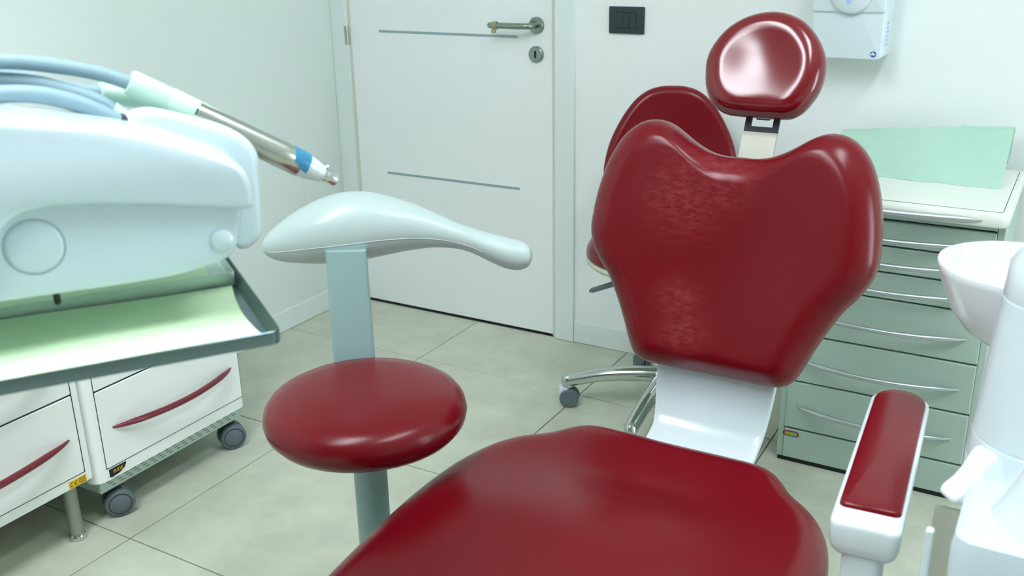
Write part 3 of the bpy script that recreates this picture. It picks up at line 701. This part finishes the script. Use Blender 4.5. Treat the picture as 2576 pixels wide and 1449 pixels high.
def dish(mb, cs, cn, ls, ln, z0, prof, r):
    rs = []
    for dd, z in prof:
        rs.append([tuple(tp3(cs+p.x, cn+p.y, z0+z)) for p in rrect(ls-2*dd, ln-2*dd, max(r-dd, .002), 5)])
    return mb.rings(rs)
tm = dish(MB(), -.085, -1.078, .546, .312, .966, [(.004, 0), (.0005, .0008), (0, .003), (0, .0146), (.0004, .0150), (.0016, .0150), (.0030, .0125), (.010, .0042), (.014, .0028)], .012).build('instrument_tray', 'tray_steel', angle=30)
tag(tm, 'shallow steel instrument tray below the white instrument table', 'tray')
# green liner in the front of the tray
ln_ = MB(); NU, NV = 40, 14; g = []
for side in (0, 1):
    gg = []
    for j in range(NV+1):
        row = []
        for i in range(NU+1):
            s = -.335+(.335+.174)*i/NU; v = j/NV; n = -.9305-.178*v
            edge = max(0, (i/NU-.9)/.1); back = max(0, (v-.7)/.3)
            s2 = s-.0+.004*math.sin(3*v)*edge
            if edge: s2 -= .010*math.sin(math.pi*v)*edge
            z = .966+.0037+.0035*max(0, 1-v/.10)+.004*back*back*(.4+.6*math.sin(2.2*i/NU+1.0))+.0015*math.sin(5*i/NU+2*v)**2-side*.0004
            row.append(tuple(tp3(s2, n, z)))
        gg.append(row)
    g.append(gg)
rs = [r for r in g[0]]+[r for r in g[1][::-1]]+[g[0][0]]
ln_.rings(rs, closed=False, cap0=False, cap1=False)
tag(ln_.build('tray_liner', 'paper_green', angle=60), 'large pale green paper liner along the front of the steel tray', 'paper')
tr2 = dish(MB(), -.085, -1.174, .530, .122, .9690, [(.004, 0), (.001, .001), (0, .004), (0, .0165), (.0005, .0172), (.0014, .0172), (.0018, .016), (.003, .006), (.005, .0035)], .004).build('narrow_tray', 'tray_front', angle=25)
tag(tr2, 'narrow pale metal tray standing at the back of the larger tray', 'tray')
l2 = MB(); l2.rings([[tuple(tp3(s, n, z)) for s, n in ((-.33, -1.123), (.155, -1.123), (.158, -1.222), (-.33, -1.222))] for z in (.9728, .9738)])
tag(l2.build('narrow_tray_liner', 'paper_green', smooth=False), 'yellow-green paper liner inside the narrow back tray', 'paper')

# handpieces with their hoses, lying on the table
def path3(pts, n): return [tp3(p[0], p[2] if len(p) > 2 else n, p[1]) for p in pts]
def lathe_axis(mb, p0, p1, prof, seg=24):
    d = (p1-p0); P = [p0+d*t for t, r in prof]; return mb.tube(P, [r for t, r in prof], seg)
nh = -1.125
q0 = tp3(.097, nh, 1.2075); q1 = tp3(.312, nh-.004, 1.0745)
hp = thing('scaler_handpiece', 'metal scaler handpiece with a mint sleeve, blue ring and blue-grey hose', 'handpiece', tuple(q0))
D = q1-q0
lathe_axis(MB(), q0, q1, [(-.002, .0095), (0, .0130), (.02, .0140), (.16, .0146), (.167, .0142), (.170, .0146), (.27, .0148), (.272, .0142), (.274, .0144), (.292, .0146), (.292, .013)]).build('sleeve', 'mint_sleeve', hp, hp, angle=30)
lathe_axis(MB(), q0, q1, [(.288, .0135), (.35, .0140), (.55, .0150), (.70, .0158), (.80, .0160), (.803, .0155)]).build('metal_body', 'steel', hp, hp, angle=50)
# blue half ring on the upper side
ax = D.normalized(); upv = (Vector((0, 0, 1))-ax*ax.z).normalized(); sd = ax.cross(upv)
rb = MB(); rs = []
for t, w in ((.752, 30), (.762, 62), (.80, 82), (.838, 92)):
    ring = []
    for k in range(13):
        a = R(-w+2*w*k/12+25); c_ = q0+D*t; r = .0164-.0012*max(0, t-.8)/.04
        ring.append(c_+upv*r*math.cos(a)-sd*r*math.sin(a) if False else c_+upv*r*math.cos(a)+ns*r*math.sin(a))
    rs.append([tuple(v) for v in ring]+[tuple(q0+D*t+(v-(q0+D*t))*.9) for v in ring[::-1]])
rb.rings(rs).build('blue_ring', 'blue_ring', hp, hp, angle=60)
lathe_axis(MB(), q0, q1, [(.80, .0156), (.815, .0154), (.86, .0135), (.925, .0098), (.927, .008)]).build('nozzle', 'white_plastic', hp, hp, angle=50)
lathe_axis(MB(), q0, q1, [(.92, .0082), (.945, .0085), (.948, .0075), (.955, .0078), (.992, .0074), (1.0, .0066)]).build('tip_collar', 'chrome', hp, hp, angle=30)
kb = q0+D*.936+upv*.0098; MB().lathe([(0, -.003), (.0022, -.0025), (.0032, 0), (.0022, .0025), (0, .003)], tuple(kb), seg=16).build('tip_button', 'chrome', hp, hp, angle=80)
mk = q0+D*.286; MB().tube([mk+ns*.0146, mk+ns*.0128+upv*.0072], .0012, 8).build('index_mark', 'black', hp, hp)
hs = smooth_open([tuple(tp3(-.32, -1.13, 1.15)), tuple(tp3(-.22, -1.13, 1.215)), tuple(tp3(-.12, -1.128, 1.238)), tuple(tp3(-.02, -1.125, 1.2365)), tuple(tp3(.03, -1.125, 1.2285)), tuple(tp3(.07, nh, 1.218)), tuple(q0+D*.03)], 6)
MB().tube(hs, .0077, 16).build('hose', 'hose', hp, hp)
# second handpiece, mostly hidden behind the first
p0, p1 = tp3(.070, -1.165, 1.1935), tp3(.150, -1.185, 1.1755)
h2 = thing('sheathed_handpiece', 'mint sheathed handpiece lying behind the scaler handpiece', 'handpiece', tuple(p0))
lathe_axis(MB(), p0, p1, [(-.01, .008), (0, .0115), (.1, .0125), (.8, .0135), (1., .013)]).build('sleeve', 'mint_sleeve', h2, h2, angle=40)
p2 = tp3(.225, -1.19, 1.125); lathe_axis(MB(), p1, p2, [(0, .012), (.5, .013), (.9, .012), (1., .008)]).build('grip', 'mint_sleeve', h2, h2, angle=50)
hs = smooth_open([tuple(tp3(-.30, -1.165, 1.14)), tuple(tp3(-.16, -1.165, 1.205)), tuple(tp3(-.05, -1.16, 1.222)), tuple(tp3(.0, -1.16, 1.214)), tuple(tp3(.035, -1.163, 1.201)), tuple(p0+(p1-p0)*.05)], 6)
MB().tube(hs, .0072, 16).build('hose', 'hose', h2, h2)
# two more hoses running into the holder
def holder_hose(label, pts, r, end):
    pp = smooth_open([tuple(tp3(s, n, z)) for s, z, n in pts], 6)
    t = thing('instrument_hose', label, 'hose', tuple(pp[-1]), 0, 'hoses on the instrument table')
    MB().tube(pp, r, 16).build('hose', 'hose', t, t)
    a, b_ = pp[-2], pp[-1]; d_ = (b_-a).normalized()
    MB().tube([b_-d_*.004, b_+d_*.010], [r*1.25, r*1.3], 16).build('coupling', end, t, t)
holder_hose('blue-grey hose in front, plugging into the dark holder socket', [(-.30, 1.14, -1.10), (-.16, 1.196, -1.10), (-.05, 1.208, -1.095), (.0, 1.2075, -1.09), (.035, 1.198, -1.088), (.062, 1.184, -1.088), (.080, 1.170, -1.09)], .0088, 'rubber_dark')
holder_hose('upper blue-grey hose crossing between the handpieces', [(-.30, 1.13, -1.135), (-.15, 1.203, -1.137), (-.05, 1.217, -1.133), (.0, 1.2145, -1.128), (.035, 1.204, -1.122), (.062, 1.192, -1.118), (.078, 1.178, -1.118)], .0082, 'mint_sleeve')
# clear rubber mat on top of the table, under the hoses
# ================================================================== CUSPIDOR UNIT
cu = thing('cuspidor_unit', 'white cuspidor unit with ceramic spittoon bowl beside the armrest', 'cuspidor', (.06, 1.25, 0))
bc_ = Vector((-.043, 1.507, .893)); br = .114
prof = [(.020, -.125), (.040, -.118), (.068, -.098), (.090, -.068), (.104, -.035), (.111, -.012), (br, 0), (br-.002, .0025), (br-.006, .002), (.103, -.012), (.094, -.040), (.078, -.068), (.055, -.088), (.02, -.097), (0, -.098)]
MB().lathe(prof, tuple(bc_), seg=64).build('bowl', 'ceramic', cu, cu, angle=60)
MB().tube([bc_+Vector((0, 0, -.12)), bc_+Vector((.02, -.01, -.2)), Vector((.08, 1.42, .62))], [.02, .022, .03], 20).build('bowl_stem', 'white_plastic', cu, cu)
cx_, cy_ = .016, 1.222
MB().lathe([(.083, .690), (.0815, .735), (.0806, .7362), (.0806, .7382), (.0812, .739), (.0796, .772), (.0788, .7732), (.0788, .7752), (.0794, .776), (.069, .945), (.0682, .9462), (.0682, .9476), (.0686, .949), (.066, .985), (.055, 1.004), (.03, 1.012), (0, 1.013)], (cx_, cy_, 0), seg=64).build('column', 'white_plastic', cu, cu, angle=30)
bx = MB(Frame((.0725, 1.165, 0)))
bx.rings([[(p.x+dx, p.y, z) for p in rrect(w, l, .022)] for z, w, l, dx in ((.0, .24, .30, .01), (.60, .25, .315, 0), (.715, .255, .325, 0), (.735, .250, .320, 0), (.741, .236, .306, 0))])
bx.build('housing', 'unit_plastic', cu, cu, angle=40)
MB().lathe([(.078, .739), (.074, .745), (.060, .775), (.046, .812), (.036, .85), (.022, .868), (0, .872)], (.052, 1.085, 0), seg=56).build('boss', 'white_plastic', cu, cu, angle=60)
# white shell at the foot of the column, on the side towards the chair
e1 = Vector((math.cos(YAW), math.sin(YAW), 0)); e2 = Vector((math.sin(YAW)*.30, -math.cos(YAW)*-.30, .95)).normalized(); e3 = e1.cross(e2).normalized()
k_ = 1.17/2490
so2 = smooth_closed([Vector(((x-2425)*k_, (1200-y)*k_)) for x, y in ((2432, 1126), (2418, 1138), (2404, 1182), (2390, 1212), (2371, 1240), (2374, 1256), (2392, 1264), (2420, 1266), (2455, 1250), (2490, 1228), (2490, 1180), (2455, 1140))][::-1], 64)
MB(Frame((-.044, 1.143, .738), e1, e2, e3)).cushion(so2, (.012, -.004), .010, .010, depth=.022, fill=5).build('side_shell', 'white_shell', cu, cu, angle=60)
MB().box(-.084, -.056, 1.128, 1.132, .20, .700).build('metal_plate', 'steel_brushed', cu, cu, smooth=False)
MB().box(-.0850, -.0755, 1.062, 1.074, .20, .704).build('white_rail', 'white_plastic', cu, cu, smooth=False, bevel=.003)
MB().box(-.085, -.03, 1.06, 1.14, .18, .21).build('rail_bracket', 'white_plastic', cu, cu, smooth=False, bevel=.003)
